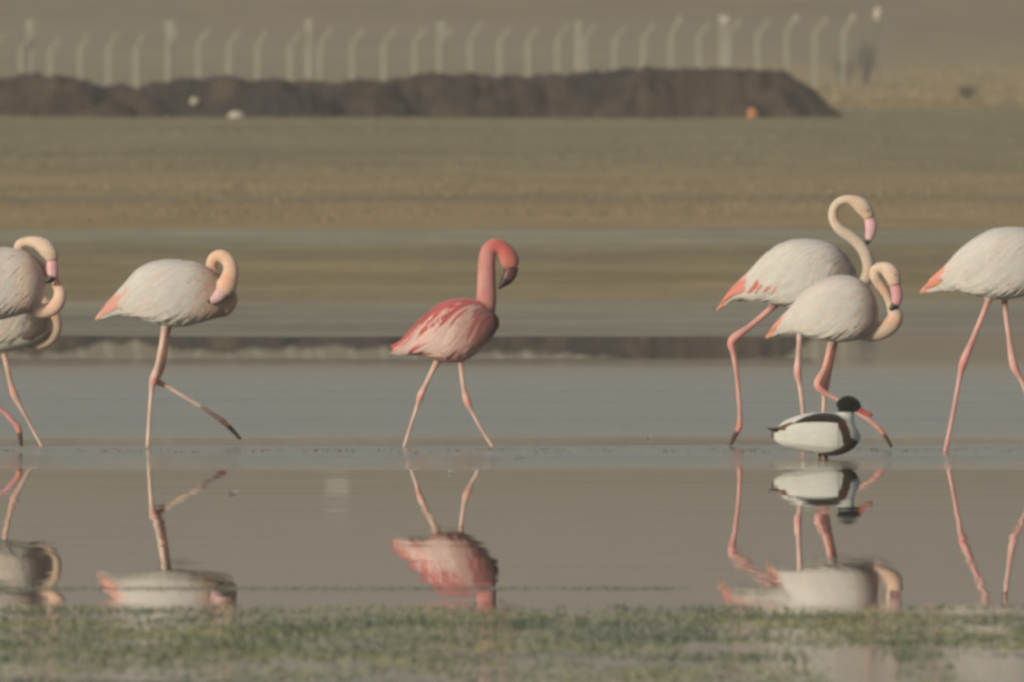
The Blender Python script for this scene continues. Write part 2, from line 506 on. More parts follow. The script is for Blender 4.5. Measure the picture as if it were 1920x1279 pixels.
# ---------------------------------------------------------------- shrubs by the fence's end
def shrub(name, x, D, w, h, n, label, cat, cols, leaf=0.07, seed=0):
    r = np.random.default_rng(seed)
    z0 = ground_h(D)
    root = empty(name, (x, D, z0), label, cat)
    stems, leaves = MB(), MB()
    tips = []
    for k in range(16):
        a = r.uniform(0, 6.28); s = r.uniform(0.3, 1)
        e = np.array([math.cos(a) * w * s * 0.5, math.sin(a) * w * s * 0.5, h * r.uniform(0.45, 0.98)])
        m = e * 0.5 + np.array([r.normal(0, 0.05 * w), 0, 0.1 * h])
        tube(stems, [(0.02 * math.cos(a), 0.02 * math.sin(a), -0.05), tuple(m), tuple(e)], [0.025, 0.014, 0.006], 6, seg=7)
        tips.append((m, e))
    for k in range(n):
        m, e = tips[r.integers(len(tips))]
        t = r.uniform(-0.1, 1.1)
        c = m + (e - m) * t + r.normal(0, 0.09 * w, 3)
        d = r.normal(0, 1, 3); d /= np.linalg.norm(d); q = np.cross(d, r.normal(0, 1, 3)); q /= np.linalg.norm(q)
        L, W = leaf * r.uniform(0.7, 1.3), leaf * 0.35
        leaves.add([c, c + d * L * 0.5 + q * W, c + d * L, c + d * L * 0.5 - q * W], [(0, 1, 2, 3)], np.array(cols[r.integers(len(cols))]) * r.uniform(0.8, 1.2))
    link('stem', stems.mesh('stem'), M_BARK, root)
    link('foliage', leaves.mesh('foliage'), M_GRASS, root, False)
SG = [(0.075, 0.09, 0.06), (0.06, 0.075, 0.055), (0.10, 0.105, 0.07)]
shrub('bush', fx(1632), 601, 0.9, 1.75, 560, 'tall dark green bush beside the lamp post at the end of the fence', 'bush', SG, 0.09, 1)
shrub('bush', fx(1592), 599, 0.9, 1.1, 420, 'lower grey green bush behind the last bent fence post', 'bush', SG, 0.08, 2)
shrub('dry_bush', px(1812, 0, 520)[0], 520, 0.75, 0.42, 500, 'low brown dry bush on the ochre grass beyond the bank end', 'bush', [(0.22, 0.165, 0.11), (0.18, 0.14, 0.10)], 0.07, 3)

# white hut on the hillside, seen mirrored in the calm water
HD = 1500.0
hx, hz = px(632, 0, HD)[0], ground_z(px(632, 0, HD)[0], HD)
hut = empty('hut', (hx, HD, hz), 'white hut on the brown hillside mirrored as a pale patch in the water', 'hut')
mb = MB(); box(mb, (-1.0, -1, -0.6), (1.0, 1, 0.7)); link('wall', mb.mesh('wall'), M_WHITE, hut, False)
mb = MB(); mb.add([(-1.2, -1.2, 0.7), (1.2, -1.2, 0.7), (1.2, 1.2, 0.7), (-1.2, 1.2, 0.7), (-1.2, 0, 1.1), (1.2, 0, 1.1)], [(0, 1, 5, 4), (2, 3, 4, 5), (0, 4, 3), (1, 2, 5), (3, 2, 1, 0)])
link('roof', mb.mesh('roof'), M_ROOF, hut, False)

# ---------------------------------------------------------------- grass
def blades(mb, x, y, z, h, n, cols, r, spread, w, var=0.2):
    for k in range(n):
        a = r.uniform(0, 6.283)
        bx, by = x + r.normal(0, spread), y + r.normal(0, spread)
        L = h * r.uniform(0.5, 1.15)
        le = L * r.uniform(0.1, 0.8)
        dx, dy = math.cos(a), math.sin(a)
        c = np.array(cols[r.integers(len(cols))]) * r.uniform(1 - var, 1 + var)
        mb.add([(bx - dy * w, by + dx * w, z - 0.01), (bx + dy * w, by - dx * w, z - 0.01), (bx + dx * le * 0.4 + dy * w * .7, by + dy * le * 0.4 - dx * w * .7, z + L * 0.65),
                (bx + dx * le * 0.4 - dy * w * .7, by + dy * le * 0.4 + dx * w * .7, z + L * 0.65), (bx + dx * le, by + dy * le, z + L)],
               [(0, 1, 2, 3), (3, 2, 4)], c)

r = np.random.default_rng(3)
GREEN = [(0.10, 0.125, 0.092), (0.13, 0.15, 0.10), (0.155, 0.172, 0.108), (0.19, 0.20, 0.118), (0.225, 0.222, 0.12)]
mb = MB()
# flooded turf in the near shallows: dense belt, then broken patches towards the camera
def turf(x, y):
    a = np.interp(y, [42.5, 44.0, 45.8, 46.6, 47.6, 49.4, 50.6, 51.7], [0.16, 0.18, 0.16, 0.46, 0.56, 0.64, 0.36, -0.2])
    if y < 46.9 and (0.80 < x < 1.02 or x > 1.16): a -= 0.6
    m = noise.noise((x * 0.8, y * 0.75, 2)) * 0.75 + noise.noise((x * 2.6, y * 1.9, 6)) * 0.45
    lf = 0.20 * min(max((-x - 0.1) / 1.0, 0), 1) if y < 47.5 else 0
    return a + lf + m * 0.75
n = 0
for k in range(60000):
    x, y = r.uniform(-3.6, 3.6), r.uniform(42.5, 51.6)
    d = turf(x, y)
    if r.uniform() < d:
        h = 0.004 + 0.006 * max(noise.noise((x * 2, y * 1.0, 11)) + 0.3, 0)
        q = noise.noise((x * 1.4, y * 0.9, 21)) + 0.5 * noise.noise((x * 4, y * 2.5, 23)) + 0.12 * r.normal()
        pal = [GREEN[int(np.clip((q + 0.7) / 1.4 * 5, 0, 4))]]
        blades(mb, x, y, 0.0, h * r.uniform(0.7, 1.3), 3, pal, r, 0.022, 0.0042, 0.08)
        n += 1
# thin line of weed that breaks the mirror farther out
for k in range(11000):
    x = r.uniform(-2.6, 0.55)
    y = 53.55 + 0.14 * noise.noise((x * 0.5, 0, 4)) + r.normal(0, 0.13)
    if r.uniform() < 0.28 + 0.8 * noise.noise((x * 1.7, 3, 4)):
        blades(mb, x, y, 0.0, 0.003, 1, [(0.15, 0.17, 0.14), (0.17, 0.185, 0.15)], r, 0.02, 0.003)
for k in range(70):
    x, y = r.uniform(-2.6, 2.6), 79.1 + r.normal(0, 0.35)
    for q in range(int(r.integers(2, 9))):
        blades(mb, x + r.normal(0, 0.05), y + r.normal(0, 0.05), 0.0, 0.006, 2, [(0.14, 0.13, 0.10)], r, 0.01, 0.004)
tag(link('water_grass', mb.mesh('water_grass'), M_GRASS, None, False), 'short green grass standing in the near shallows', kind='stuff')

mb = MB()
TAN = [(0.27, 0.215, 0.13), (0.24, 0.19, 0.12), (0.30, 0.235, 0.14)]
OLV = [(0.22, 0.21, 0.125), (0.195, 0.19, 0.115), (0.245, 0.22, 0.13)]
for k in range(8000):
    y = 215 + 217 * r.uniform() ** 0.8
    x = r.uniform(-1, 1) * (0.034 * y + 2)
    q = noise.noise((x * 0.15, y * 0.06, 1))
    if q < -0.25: continue
    row = HOR + F * (EYE - ground_h(y)) / y
    pal = OLV if (row < 320 or 432 < row < 462) else TAN
    blades(mb, x, y, ground_z(x, y), 0.03 + 0.04 * max(q, 0), 4, pal, r, 0.08, 0.014)
for k in range(1600):
    y = r.uniform(428.5, 431.6); x = r.uniform(-14, 9)
    blades(mb, x, y, ground_z(x, y), 0.045, 4, OLV, r, 0.08, 0.014)
for k in range(3500):
    y = r.uniform(470, 700); x = r.uniform(7.5, 24)
    blades(mb, x, y, ground_z(x, y), 0.14, 4, [(0.34, 0.26, 0.145), (0.30, 0.23, 0.13)], r, 0.1, 0.02)
tag(link('dry_grass', mb.mesh('dry_grass'), M_GRASS, None, False), 'short dry and olive grass on the plain behind the lake', kind='stuff')

# ---------------------------------------------------------------- birds
def prof(stations, D, x0, wr, n=44):
    A = np.array([(px(s[0], s[1], D)[0] - x0, px(0, s[1], D)[1], px(0, s[2], D)[1]) for s in stations])
    xs = np.linspace(A[0, 0], A[-1, 0], n)
    C = catmull(A, 400)
    top, bot = np.interp(xs, C[:, 0], C[:, 1]), np.interp(xs, C[:, 0], C[:, 2])
    hz = np.maximum((top - bot) / 2, 0.003)
    zc = (top + bot) / 2
    hw = np.minimum(hz * wr, 0.14)
    t = (xs - xs[0]) / (xs[-1] - xs[0])
    hw = hw * np.interp(t, [0, 0.15, 0.45, 1], [0.9, 0.92, 1, 1])
    hw = np.maximum(hw, 0.012 * np.interp(t, [0, .1, .9, 1], [1, 1, .6, .3]))
    return xs, zc, hz, hw

SE = 2.0 / 3.0
def ring(a): return (math.copysign(abs(math.sin(a)) ** SE, math.sin(a)), math.copysign(abs(math.cos(a)) ** SE, math.cos(a)))

def loft(mb, pr, n=36):
    xs, zc, hz, hw = pr
    vs, fs = [], []
    for x, z, h, w in zip(xs, zc, hz, hw):
        for k in range(n):
            t = 2 * math.pi * k / n
            vs.append((x, w * ring(t)[0], z + h * ring(t)[1]))
    m = len(xs)
    for i in range(m - 1):
        for j in range(n): fs.append((i*n+j, (i+1)*n+j, (i+1)*n+(j+1) % n, i*n+(j+1) % n))
    fs.append(tuple(range(n))); fs.append(tuple((m-1)*n + j for j in range(n-1, -1, -1)))
    mb.add(vs, fs)

def fuse(mb, voxel, smooth):
    """one continuous skin over all overlapping pieces"""
    me = bpy.data.meshes.new('tmp'); me.from_pydata(mb.v, [], mb.f); me.update()
    bm = bmesh.new(); bm.from_mesh(me); bmesh.ops.recalc_face_normals(bm, faces=bm.faces); bm.to_mesh(me); bm.free()
    o = bpy.data.objects.new('tmp', me); COL.objects.link(o)
    m = o.modifiers.new('r', 'REMESH'); m.mode = 'VOXEL'; m.voxel_size = voxel
    s = o.modifiers.new('s', 'SMOOTH'); s.factor = 0.5; s.iterations = smooth
    dg = bpy.context.evaluated_depsgraph_get()
    out = bpy.data.meshes.new_from_object(o.evaluated_get(dg))
    bpy.data.objects.remove(o); bpy.data.meshes.remove(me)
    return out

def seg_dist(V, p, r):
    """distance from each vertex to a polyline, as a fraction of its radius, and where along it"""
    best = np.full(len(V), 1e9); at = np.zeros(len(V))
    for i in range(len(p) - 1):
        d = p[i+1] - p[i]; L = d.dot(d) + 1e-12
        t = np.clip(((V - p[i]) @ d) / L, 0, 1)
        q = np.linalg.norm(V - (p[i] + t[:, None] * d), axis=1) / (r[i] + t * (r[i+1] - r[i]))
        m = q < best
        best[m] = q[m]; at[m] = ((i + t) / (len(p) - 1))[m]
    return best, at

def sm(a, b, x): t = np.clip((x - a) / (b - a), 0, 1); return t * t * (3 - 2 * t)
def lerp(a, b, t): return np.asarray(a) * (1 - t)[:, None] + np.asarray(b) * t[:, None]

def feather(mb, pr, side, u0, th0, length, droop, width, col, lift=0.008, base=0.003, curl=0.0, tipcol=None):
    """one vane that follows the body from its root towards the tail"""
    xs, zc, hz, hw = pr
    span = xs[-1] - xs[0]
    m, vs, cs = 7, [], []
    for i in range(m):
        t = i / (m - 1)
        x = xs[0] + u0 * span - length * t
        th = th0 + droop * t
        off = base + lift * t + curl * t * t
        xi = np.clip(x, xs[0], xs[-1])
        z_, h_, w_ = np.interp(xi, xs, zc), np.interp(xi, xs, hz), np.interp(xi, xs, hw)
        wd = width * (math.sin(math.pi * min(0.16 + 0.84 * t, 1.0)) ** 0.55 if t < 1 else 0.12)
        for k in (-1, 0, 1):
            rr = 0.5 * (h_ + w_)
            a = th + k * wd / max(rr, 0.03) * 0.5
            o_ = off + (0.0015 if k == 0 else 0) - (0.001 if k else 0)
            q_ = ring(a); nrm = np.array([0, math.copysign(abs(q_[0]) ** 2.0, q_[0]) / max(w_, .01), math.copysign(abs(q_[1]) ** 2.0, q_[1]) / max(h_, .01)]); nrm /= np.linalg.norm(nrm)
            vs.append((x, side * (w_ * q_[0] + o_ * nrm[1]), z_ + h_ * q_[1] + o_ * nrm[2]))
            c = np.array(col, float) if tipcol is None else np.array(col) * (1 - t ** 1.5) + np.array(tipcol) * t ** 1.5
            cs.append(c)
    fs = []
    for i in range(m - 1):
        for j in range(2):
            q = (i*3+j, i*3+j+1, (i+1)*3+j+1, (i+1)*3+j)
            fs.append(q if side < 0 else q[::-1])
    mb.add(vs, fs, cs)

def wings(root, pr, cfg, seed, body_col):
    r = np.random.default_rng(seed)
    for side in (-1, 1):
        mb = MB()
        white, prim, red = cfg['covert'], cfg['primary'], cfg.get('red')
        u_end = cfg.get('u_end', 0.20)
        for k in range(12):                                         # long flight feathers that end at the tail
            th = np.interp(k, [0, 11], cfg.get('prim_th', (0.25, 1.45)))
            feather(mb, pr, side, u_end + 0.13 + 0.02 * r.uniform(), th, (u_end + 0.12) * (pr[0][-1] - pr[0][0]) * r.uniform(0.7, 0.98), 0.15, 0.028,
                    np.array(prim) * r.uniform(0.8, 1.15), 0.004, 0.002)
        if red is not None:
            for u_r, th_r, L_r in [(0.30, 1.60, 0.05), (0.325, 1.72, 0.035), (0.395, 1.74, 0.045), (0.43, 1.84, 0.03)]:
                feather(mb, pr, side, u_r, th_r, L_r * r.uniform(0.9, 1.1), 0.30, 0.020, np.array(red) * r.uniform(0.85, 1.15), 0.004, 0.0065)
        rows = np.linspace(u_end + 0.15, 0.95, 13)
        for i, u in enumerate(rows):                                # coverts, laid like tiles from rear to front
            n = 13
            for k in range(n):
                th = 0.06 + (k + 0.5 * (i % 2)) / n * cfg.get('th_max', 1.95) + r.normal(0, 0.03)
                L = np.interp(u, [0.2, 0.5, 0.9], [0.10, 0.13, 0.07]) * r.uniform(0.8, 1.25)
                fr = float(sm(0.62, 0.88, u))
                bl = float(sm(1.45, 1.9, th)) * 0.7  # lower vanes go pale like the belly, with bounce light painted in
                c = ((np.array(white) * (1 - bl) + np.array((0.64, 0.625, 0.56)) * bl if 'paint' not in cfg else np.array(white)) * (1 - fr) + body_col(np.array([u]), np.array([math.cos(th)]), None)[0] * fr) * r.uniform(0.94, 1.05) * (np.array((1.03, 0.93, 0.92)) if r.uniform() < 0.25 else 1)
                if 'paint' in cfg: c = cfg['paint'](u, th, c, r)
                feather(mb, pr, side, u, th, L, cfg.get('droop', 0.30) + 0.35 * (th / 2), 0.034 * r.uniform(0.85, 1.15), c, 0.0022 * (1 + 2.2 * float(sm(1.15, 1.75, th))) * r.uniform(0.6, 1.6), 0.0028 * (1 - fr) + 0.0005)
        for k in range(cfg.get('drape', 9)):                        # loose scapulars that hang over the flank
            th = r.uniform(1.2, 2.0)
            feather(mb, pr, side, r.uniform(u_end + 0.26, 0.66), th, r.uniform(0.12, 0.18), 0.55, 0.03, np.array(white) * r.uniform(0.9, 1.05), 0.003, 0.004, 0.002)
        link('wing', mb.mesh('wing'), M_FEATHER, root)

def toes(mb, ankle, tip, lat, r0, spread, parts):
    a = np.array(ankle); t = np.array(tip)
    for k in (-1, 0, 1):
        e = t + np.array([0 if k == 0 else -0.12 * (t - a)[0], k * spread, 0])
        p = tube(mb, [tuple(a), tuple(a * 0.5 + e * 0.5 + np.array([0, 0, 0.004])), tuple(e)], [r0, r0 * 0.8, r0 * 0.5], 8, seg=7)
        parts.append(p)

def flamingo(spec, label):
    D = spec['D']
    st = spec['body']
    x0 = px(0.5 * (st[0][0] + st[-1][0]), 0, D)[0]
    sc = D / F
    root = empty('flamingo', (x0, D, 0), label, 'flamingo', 'flamingos wading in a line through the shallows')
    def L(p): X_, Z_ = px(p[0], p[1], D); return (X_ - x0, p[3] if len(p) > 3 else 0.0, Z_)
    mb = MB()
    pr = prof(st, D, x0, spec.get('wr', 0.80))
    loft(mb, pr)
    neck = tube(mb, [L(p) for p in spec['neck']], [p[2] * sc for p in spec['neck']], 16, spec.get('neck_flat', 0.92), seg=60)
    legs, feet = [], []
    for lg in spec['legs']:
        pts = [(p[0], p[1], p[2], lg['lat']) for p in lg['pts']]
        P3 = [L(p) for p in pts]; R = [p[2] * sc for p in pts]
        if lg.get('stand', True):
            e = P3[-1]
            d = (np.array(P3[-1]) - np.array(P3[-2])); d /= abs(d[2])
            g = np.array(e) + d * (e[2] + 0.052)
            P3.append(tuple(g)); R.append(R[-1])
            legs.append(tube(mb, P3, R, 10, 1.0, seg=34))
            toes(mb, g, (g[0] + 0.075, g[1], -0.052), lg['lat'], 0.008, 0.035, feet)
        else:
            legs.append(tube(mb, P3, R, 10, 1.0, seg=34))
            tp = L((*lg['toe'], 1, lg['lat']))
            toes(mb, P3[-1], tp, lg['lat'], lg.get('toe_r', 3.4) * sc, lg.get('spread', 0.012), feet)
    me = fuse(mb, 0.0042, 3)
    V = np.empty(len(me.vertices) * 3, np.float32); me.vertices.foreach_get('co', V); V = V.reshape(-1, 3).astype(float)
    xs, zc, hz, hw = pr
    cz, ch, cw = (np.interp(V[:, 0], xs, q) for q in (zc, hz, hw))
    qb = (np.abs((V[:, 2] - cz) / (ch + 0.006)) ** 3.0 + np.abs(V[:, 1] / (cw + 0.006)) ** 3.0) ** (1 / 3)
    qb = np.where((V[:, 0] < xs[0] - 0.01) | (V[:, 0] > xs[-1] + 0.012), 9, qb)
    u = (V[:, 0] - xs[0]) / (xs[-1] - xs[0]); vv = (V[:, 2] - cz) / ch
    body = spec['body_col'](u, vv, V)
    dn, an = seg_dist(V, neck[0], neck[1])
    nc = spec['neck_col'](an, V)
    col = body.copy()
    w = sm(1.25, 1.0, dn) * np.where(an < 0.25, sm(0.05, 0.25, an), 1)
    w = np.where(qb > 1.15, np.maximum(w, sm(1.7, 1.3, dn)), w)
    col = lerp(col, nc, w) if False else col * (1 - w)[:, None] + nc * w[:, None]
    for (p, rr), lg in zip(legs, spec['legs']):
        dl, al = seg_dist(V, p, rr)
        wl = np.where(qb > 1.0, sm(2.6, 1.8, dl), 0)
        c = np.array(lg.get('col', spec.get('leg_col', (0.55, 0.26, 0.23)))) * 0.78 + np.array((0.44, 0.32, 0.29)) * 0.22
        cl = np.array([c]) * (1 + 0.12 * np.sin(al * 31 + 2))[:, None]
        hip = lg.get('hip')
        if hip is not None: cl = cl * (1 - sm(0.16, 0.05, al))[:, None] + np.array([hip]) * sm(0.16, 0.05, al)[:, None]
        kn = lg.get('knee', 0.42)
        j = np.exp(-((al - kn) / 0.05) ** 2)
        cl = cl * (1 - 0.5 * j)[:, None] + np.array([(0.58, 0.22, 0.20)]) * (0.5 * j)[:, None]
        col = col * (1 - wl)[:, None] + cl * wl[:, None]
    for p, rr in feet:
        dl, al = seg_dist(V, p, rr)
        wl = np.where(qb > 1.3, sm(2.2, 1.5, dl), 0)
        k_ = sm(0.12, 0.36, al)[:, None]
        cf = np.array([(0.52, 0.24, 0.21)]) * (1 - k_) + np.array([spec.get('foot_col', (0.085, 0.065, 0.05))]) * k_
        col = col * (1 - wl)[:, None] + cf * wl[:, None]
    set_col(me, np.clip(col, 0.01, 0.95))
    link('body', me, M_BIRD, root)
    if 'bill' in spec:
        bl = spec['bill']
        mb = MB()
        p, rr = tube(mb, [L(q) for q in bl], [q[2] * sc for q in bl], 14, 0.62, col=(0, 0, 0), seg=30)
        k0 = spec.get('bill_black', 0.66)
        cs = []
        for i in range(30):
            t = i / 29
            a = float(np.clip((t - k0 + 0.04) / 0.08, 0, 1))
            cs += [tuple(np.array(spec.get('bill_col', (0.62, 0.33, 0.32))) * (1 - a) + np.array((0.022, 0.018, 0.018)) * a)] * 14
        mb.c = cs
        link('bill', mb.mesh('bill'), M_BILL, root)
        if 'eye' in spec:
            for s_ in (-1, 1):
                ex, ey, el = spec['eye']
                c = L((ex, ey, 1, 0))
                bm = bmesh.new(); bmesh.ops.create_uvsphere(bm, u_segments=12, v_segments=8, radius=0.0055)
                me2 = bpy.data.meshes.new('eye'); bm.to_mesh(me2); bm.free()
                o = link('eye', me2, M_EYE, root)
                o.location = (c[0], spec.get('head_lat', 0) + s_ * el, c[2])
    wings(root, pr, spec['wing'], int(st[0][0]) + 777, spec['body_col'])
    return root

WHITE = (0.545, 0.52, 0.495)
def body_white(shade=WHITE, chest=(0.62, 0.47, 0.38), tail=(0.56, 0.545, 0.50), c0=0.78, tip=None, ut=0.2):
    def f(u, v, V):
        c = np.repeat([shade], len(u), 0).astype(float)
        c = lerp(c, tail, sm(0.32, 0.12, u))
        c = lerp(c, (0.66, 0.645, 0.575), sm(0.0, -0.65, v) * sm(0.9, 0.7, u))       # whiter belly plumage, raised further as painted bounce light from the water
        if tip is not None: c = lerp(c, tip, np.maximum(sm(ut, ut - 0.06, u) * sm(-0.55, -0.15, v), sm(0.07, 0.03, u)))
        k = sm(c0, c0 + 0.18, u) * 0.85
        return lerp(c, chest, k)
    return f
def neck_peach(a=(0.70, 0.52, 0.42), b_=(0.61, 0.475, 0.385), face=(0.63, 0.50, 0.40)):
    def f(t, V):
        c = lerp(np.repeat([a], len(t), 0), b_, sm(0.2, 0.6, t))
        c = lerp(c, face, sm(0.86, 0.97, t))
        blush = np.array([noise.noise((v[0] * 14, v[1] * 14, v[2] * 14)) for v in V])
        return c * (1 + np.outer(sm(-0.1, 0.5, blush), (0.02, -0.13, -0.20)))
    return f

# 1: upper bird of the pair at the left edge
flamingo(dict(D=78.7, body=[(-190, 590, 594), (-160, 545, 580), (-130, 505, 585), (-95, 480, 595), (-60, 467, 603), (-25, 464, 604), (0, 465, 600), (30, 466, 593), (56, 476, 584), (76, 500, 568), (86, 530, 550)],
    neck=[(50, 560, 22.0, 0), (74, 582, 14.3, 0), (95, 580, 14.3, 0), (109, 567, 13.2, -.01), (112.5, 550, 11.6, -.01), (106, 533, 9.4, 0), (85, 505, 8.5, 0.02), (52, 482, 8.5, 0.02), (36, 470, 8.5, 0.01), (37, 459, 9.4, 0), (52, 453, 9.4, -.01), (72, 456, 12.7, -.03), (87, 466, 16.0, -.04), (96, 478, 14.3, -.045), (98.5, 487, 11.6, -.045)],
    bill=[(98, 484, 9.5, -.045), (98, 502, 11, -.05), (99, 514, 10, -.055), (96, 522, 8.5, -.06), (85, 529, 3, -.06)], bill_col=(0.60, 0.32, 0.33), bill_black=0.66, eye=(95, 474, 0.026), head_lat=-.042,
    legs=[dict(lat=-.03, pts=[(-60, 596, 8), (-78, 700, 7), (-70, 846, 4)]),
          dict(lat=.03, pts=[(-55, 596, 8), (-50, 725, 7), (-20, 750, 4.5), (0, 767, 4.5), (20, 786, 5), (34, 802, 6.5)], stand=False, toe=(40, 838), toe_r=6.1, knee=0.4, col=(0.58, 0.24, 0.26))],
    body_col=body_white(), neck_col=neck_peach(), wing=dict(covert=WHITE, primary=(0.6, 0.3, 0.22))),
    'white flamingo cut by the left edge, looped peach neck and pink bill before its breast')

# 2: lower bird of the pair
flamingo(dict(D=80.3, body=[(-170, 640, 645), (-140, 600, 640), (-110, 570, 648), (-70, 548, 660), (-30, 538, 664), (0, 536, 662), (30, 545, 656), (60, 562, 648), (85, 585, 638), (101, 606, 626)],
    neck=[(40, 632, 14, 0), (58, 644, 10, 0), (76, 646, 9.5, 0), (92, 639, 10, 0), (102, 626, 10.5, 0), (106, 608, 10, 0), (100, 585, 9, 0), (80, 562, 9, 0), (50, 548, 9, 0), (20, 535, 9, 0), (10, 520, 9, 0), (22, 512, 11, 0), (38, 518, 12, 0), (46, 526, 10, 0)],
    bill=[(46, 524, 9, 0), (50, 538, 10, 0), (48, 551, 8, 0), (42, 560, 5, 0), (36, 565, 2, 0)],
    legs=[dict(lat=-.03, pts=[(2, 640, 9), (9, 668, 6), (22, 725, 5.5), (28, 742, 7.5), (40, 765, 4.5), (79, 837, 3.6)], hip=(0.22, 0.13, 0.11), knee=0.40, col=(0.55, 0.37, 0.32)),
          dict(lat=.03, pts=[(-30, 650, 8), (-45, 740, 7), (-35, 837, 4)])],
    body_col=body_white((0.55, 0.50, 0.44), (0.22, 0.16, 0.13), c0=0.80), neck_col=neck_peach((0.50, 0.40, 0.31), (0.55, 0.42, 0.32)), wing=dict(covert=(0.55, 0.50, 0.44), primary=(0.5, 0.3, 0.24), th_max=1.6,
        paint=lambda u, th, c, r: c * (1 - 0.55 * float(sm(0.80, 0.92, u))))),
    'lower greyish flamingo at the left edge with brown breast above a bent neck')

# 3: flamingo resting its head on its breast, one leg lifted forward
flamingo(dict(D=80.15, body=[(178, 597, 601), (195, 575, 599), (215, 553, 594), (235, 531, 592), (255, 508, 596), (280, 494, 605), (310, 488, 612), (340, 489, 613), (370, 493, 607), (395, 505, 600), (413, 525, 594), (426, 555, 578)],
    neck=[(380, 560, 30, 0), (400, 571, 24, 0), (419, 574, 20, 0), (431, 563, 15, .01), (426, 545, 13, .02), (411, 531, 13.5, .015), (401, 517, 12.5, .01), (396.5, 502, 11, .01), (398, 490, 11, .0), (404.5, 482, 11.3, -.01), (415, 480, 12, -.02), (427, 488, 13, -.03), (433, 504, 14, -.045), (430.5, 521, 17, -.055), (425, 536, 19, -.065), (417, 548, 14, -.075)],
    bill=[(422, 543, 11.5, -.075), (412, 553, 11.5, -.09), (405, 560, 9, -.10), (397, 564, 6, -.11), (390, 565, 2, -.115)], bill_col=(0.72, 0.47, 0.46), bill_black=0.86, eye=(429, 526, 0.028), head_lat=-.062,
    legs=[dict(lat=-.022, pts=[(312, 600, 10), (309, 618, 7), (295, 690, 6.2), (288, 711, 8), (284, 735, 4.6), (280, 790, 4.2), (277, 838, 4.2)], knee=0.44, col=(0.63, 0.45, 0.39)),
          dict(lat=.022, pts=[(316, 600, 10), (314, 618, 7), (303, 690, 6.2), (293, 713, 7.5), (312, 724, 4.8), (345, 744, 4), (385, 768, 4), (412, 786, 5.5), (420, 792, 6)], stand=False, toe=(452, 824), toe_r=4.9, knee=0.42, col=(0.63, 0.44, 0.37))],
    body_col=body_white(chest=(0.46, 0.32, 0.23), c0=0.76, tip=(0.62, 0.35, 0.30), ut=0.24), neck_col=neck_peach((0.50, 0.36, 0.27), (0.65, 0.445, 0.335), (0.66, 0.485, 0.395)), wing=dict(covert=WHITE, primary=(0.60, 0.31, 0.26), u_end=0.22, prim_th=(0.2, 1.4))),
    'white flamingo resting its head on its breast, one pink leg lifted forward')

# 4: small deep red flamingo
def red_body(u, v, V):
    c = np.repeat([(0.58, 0.36, 0.32)], len(u), 0).astype(float)
    c = lerp(c, (0.42, 0.17, 0.13), sm(-0.55, -0.9, v) * sm(0.8, 0.4, u))
    c = lerp(c, (0.43, 0.12, 0.115), sm(0.4, 0.9, v))
    c = lerp(c, (0.17, 0.075, 0.07), sm(0.80, 0.98, u))
    return lerp(c, (0.50, 0.14, 0.12), sm(0.12, 0.02, u))
def red_paint(u, th, c, r):
    lane = th * 0.9 + u * 2.6                                 # streaks run down and back along the vanes
    streak = noise.noise((lane * 5.0, u * 2.0, 2.0)) + 0.30 * r.normal()
    lim = np.interp(th, [0.3, 0.7, 1.1, 1.5], [-0.9, -0.25, 0.12, 0.5]) + np.interp(u, [0.55, 0.8], [0, 0.35])
    if streak > lim: return np.array((0.38, 0.09, 0.09)) * r.uniform(0.75, 1.3)
    if u > 0.84: return np.array((0.34, 0.16, 0.145)) * r.uniform(0.85, 1.15)
    if u > 0.68: return np.array((0.47, 0.29, 0.26)) * r.uniform(0.85, 1.15)
    return np.array((0.56, 0.41, 0.375)) * r.uniform(0.9, 1.08)
def red_neck(t, V):
    c = lerp(np.repeat([(0.49, 0.235, 0.22)], len(t), 0), (0.45, 0.125, 0.115), sm(0.58, 0.70, t))
    c = lerp(c, (0.46, 0.17, 0.145), sm(0.80, 0.92, t))
    mot = np.array([noise.noise((v[0] * 26, v[1] * 26, v[2] * 11)) for v in V])
    return c * (1 + np.outer(mot, (0.10, 0.28, 0.28)))
flamingo(dict(D=80.15, body=[(737, 648, 662), (750, 641, 666), (770, 618, 666), (793, 595, 667), (824, 571, 677), (845, 563, 680), (873, 560, 676), (893, 563, 663), (910, 570, 647), (925, 583, 630), (936, 598, 612)],
    neck=[(880, 612, 34, 0), (900, 592, 27, 0), (911, 566, 20, 0), (912.5, 540, 18, 0), (912.5, 512, 17, 0), (913, 488, 16, 0), (917, 470, 15, 0), (928, 461, 14.5, -.005), (942, 466, 14.5, -.01), (951, 478, 17, -.015), (956, 490, 17.5, -.015), (958, 502, 14, -.015)],
    bill=[(958, 500, 14, -.015), (956, 513, 13, -.015), (949, 525, 10.5, -.015), (942, 533, 6.5, -.015), (935, 541, 2.5, -.015)], bill_col=(0.10, 0.04, 0.045), bill_black=0.5, eye=(956, 483, 0.027), head_lat=-.014,
    legs=[dict(lat=.025, pts=[(826, 668, 9), (817, 683, 6), (797, 724, 5), (789, 741, 7), (783, 760, 4.4), (768, 806, 3.8), (758, 838, 3.6)], knee=0.45, col=(0.59, 0.40, 0.35)),
          dict(lat=-.025, pts=[(862, 668, 9), (864, 684, 5.5), (870, 730, 5.2), (876, 752, 7.5), (884, 770, 4.4), (905, 808, 3.8), (924, 838, 3.6)], knee=0.42, col=(0.59, 0.39, 0.34))],
    leg_col=(0.55, 0.3, 0.26), body_col=red_body, neck_col=red_neck, wing=dict(covert=(0.62, 0.41, 0.37), primary=(0.52, 0.24, 0.21), u_end=0.06, paint=red_paint, th_max=1.75, drape=5)),
    'smaller deep pink flamingo with red streaked back and dark bill walking alone in the middle')

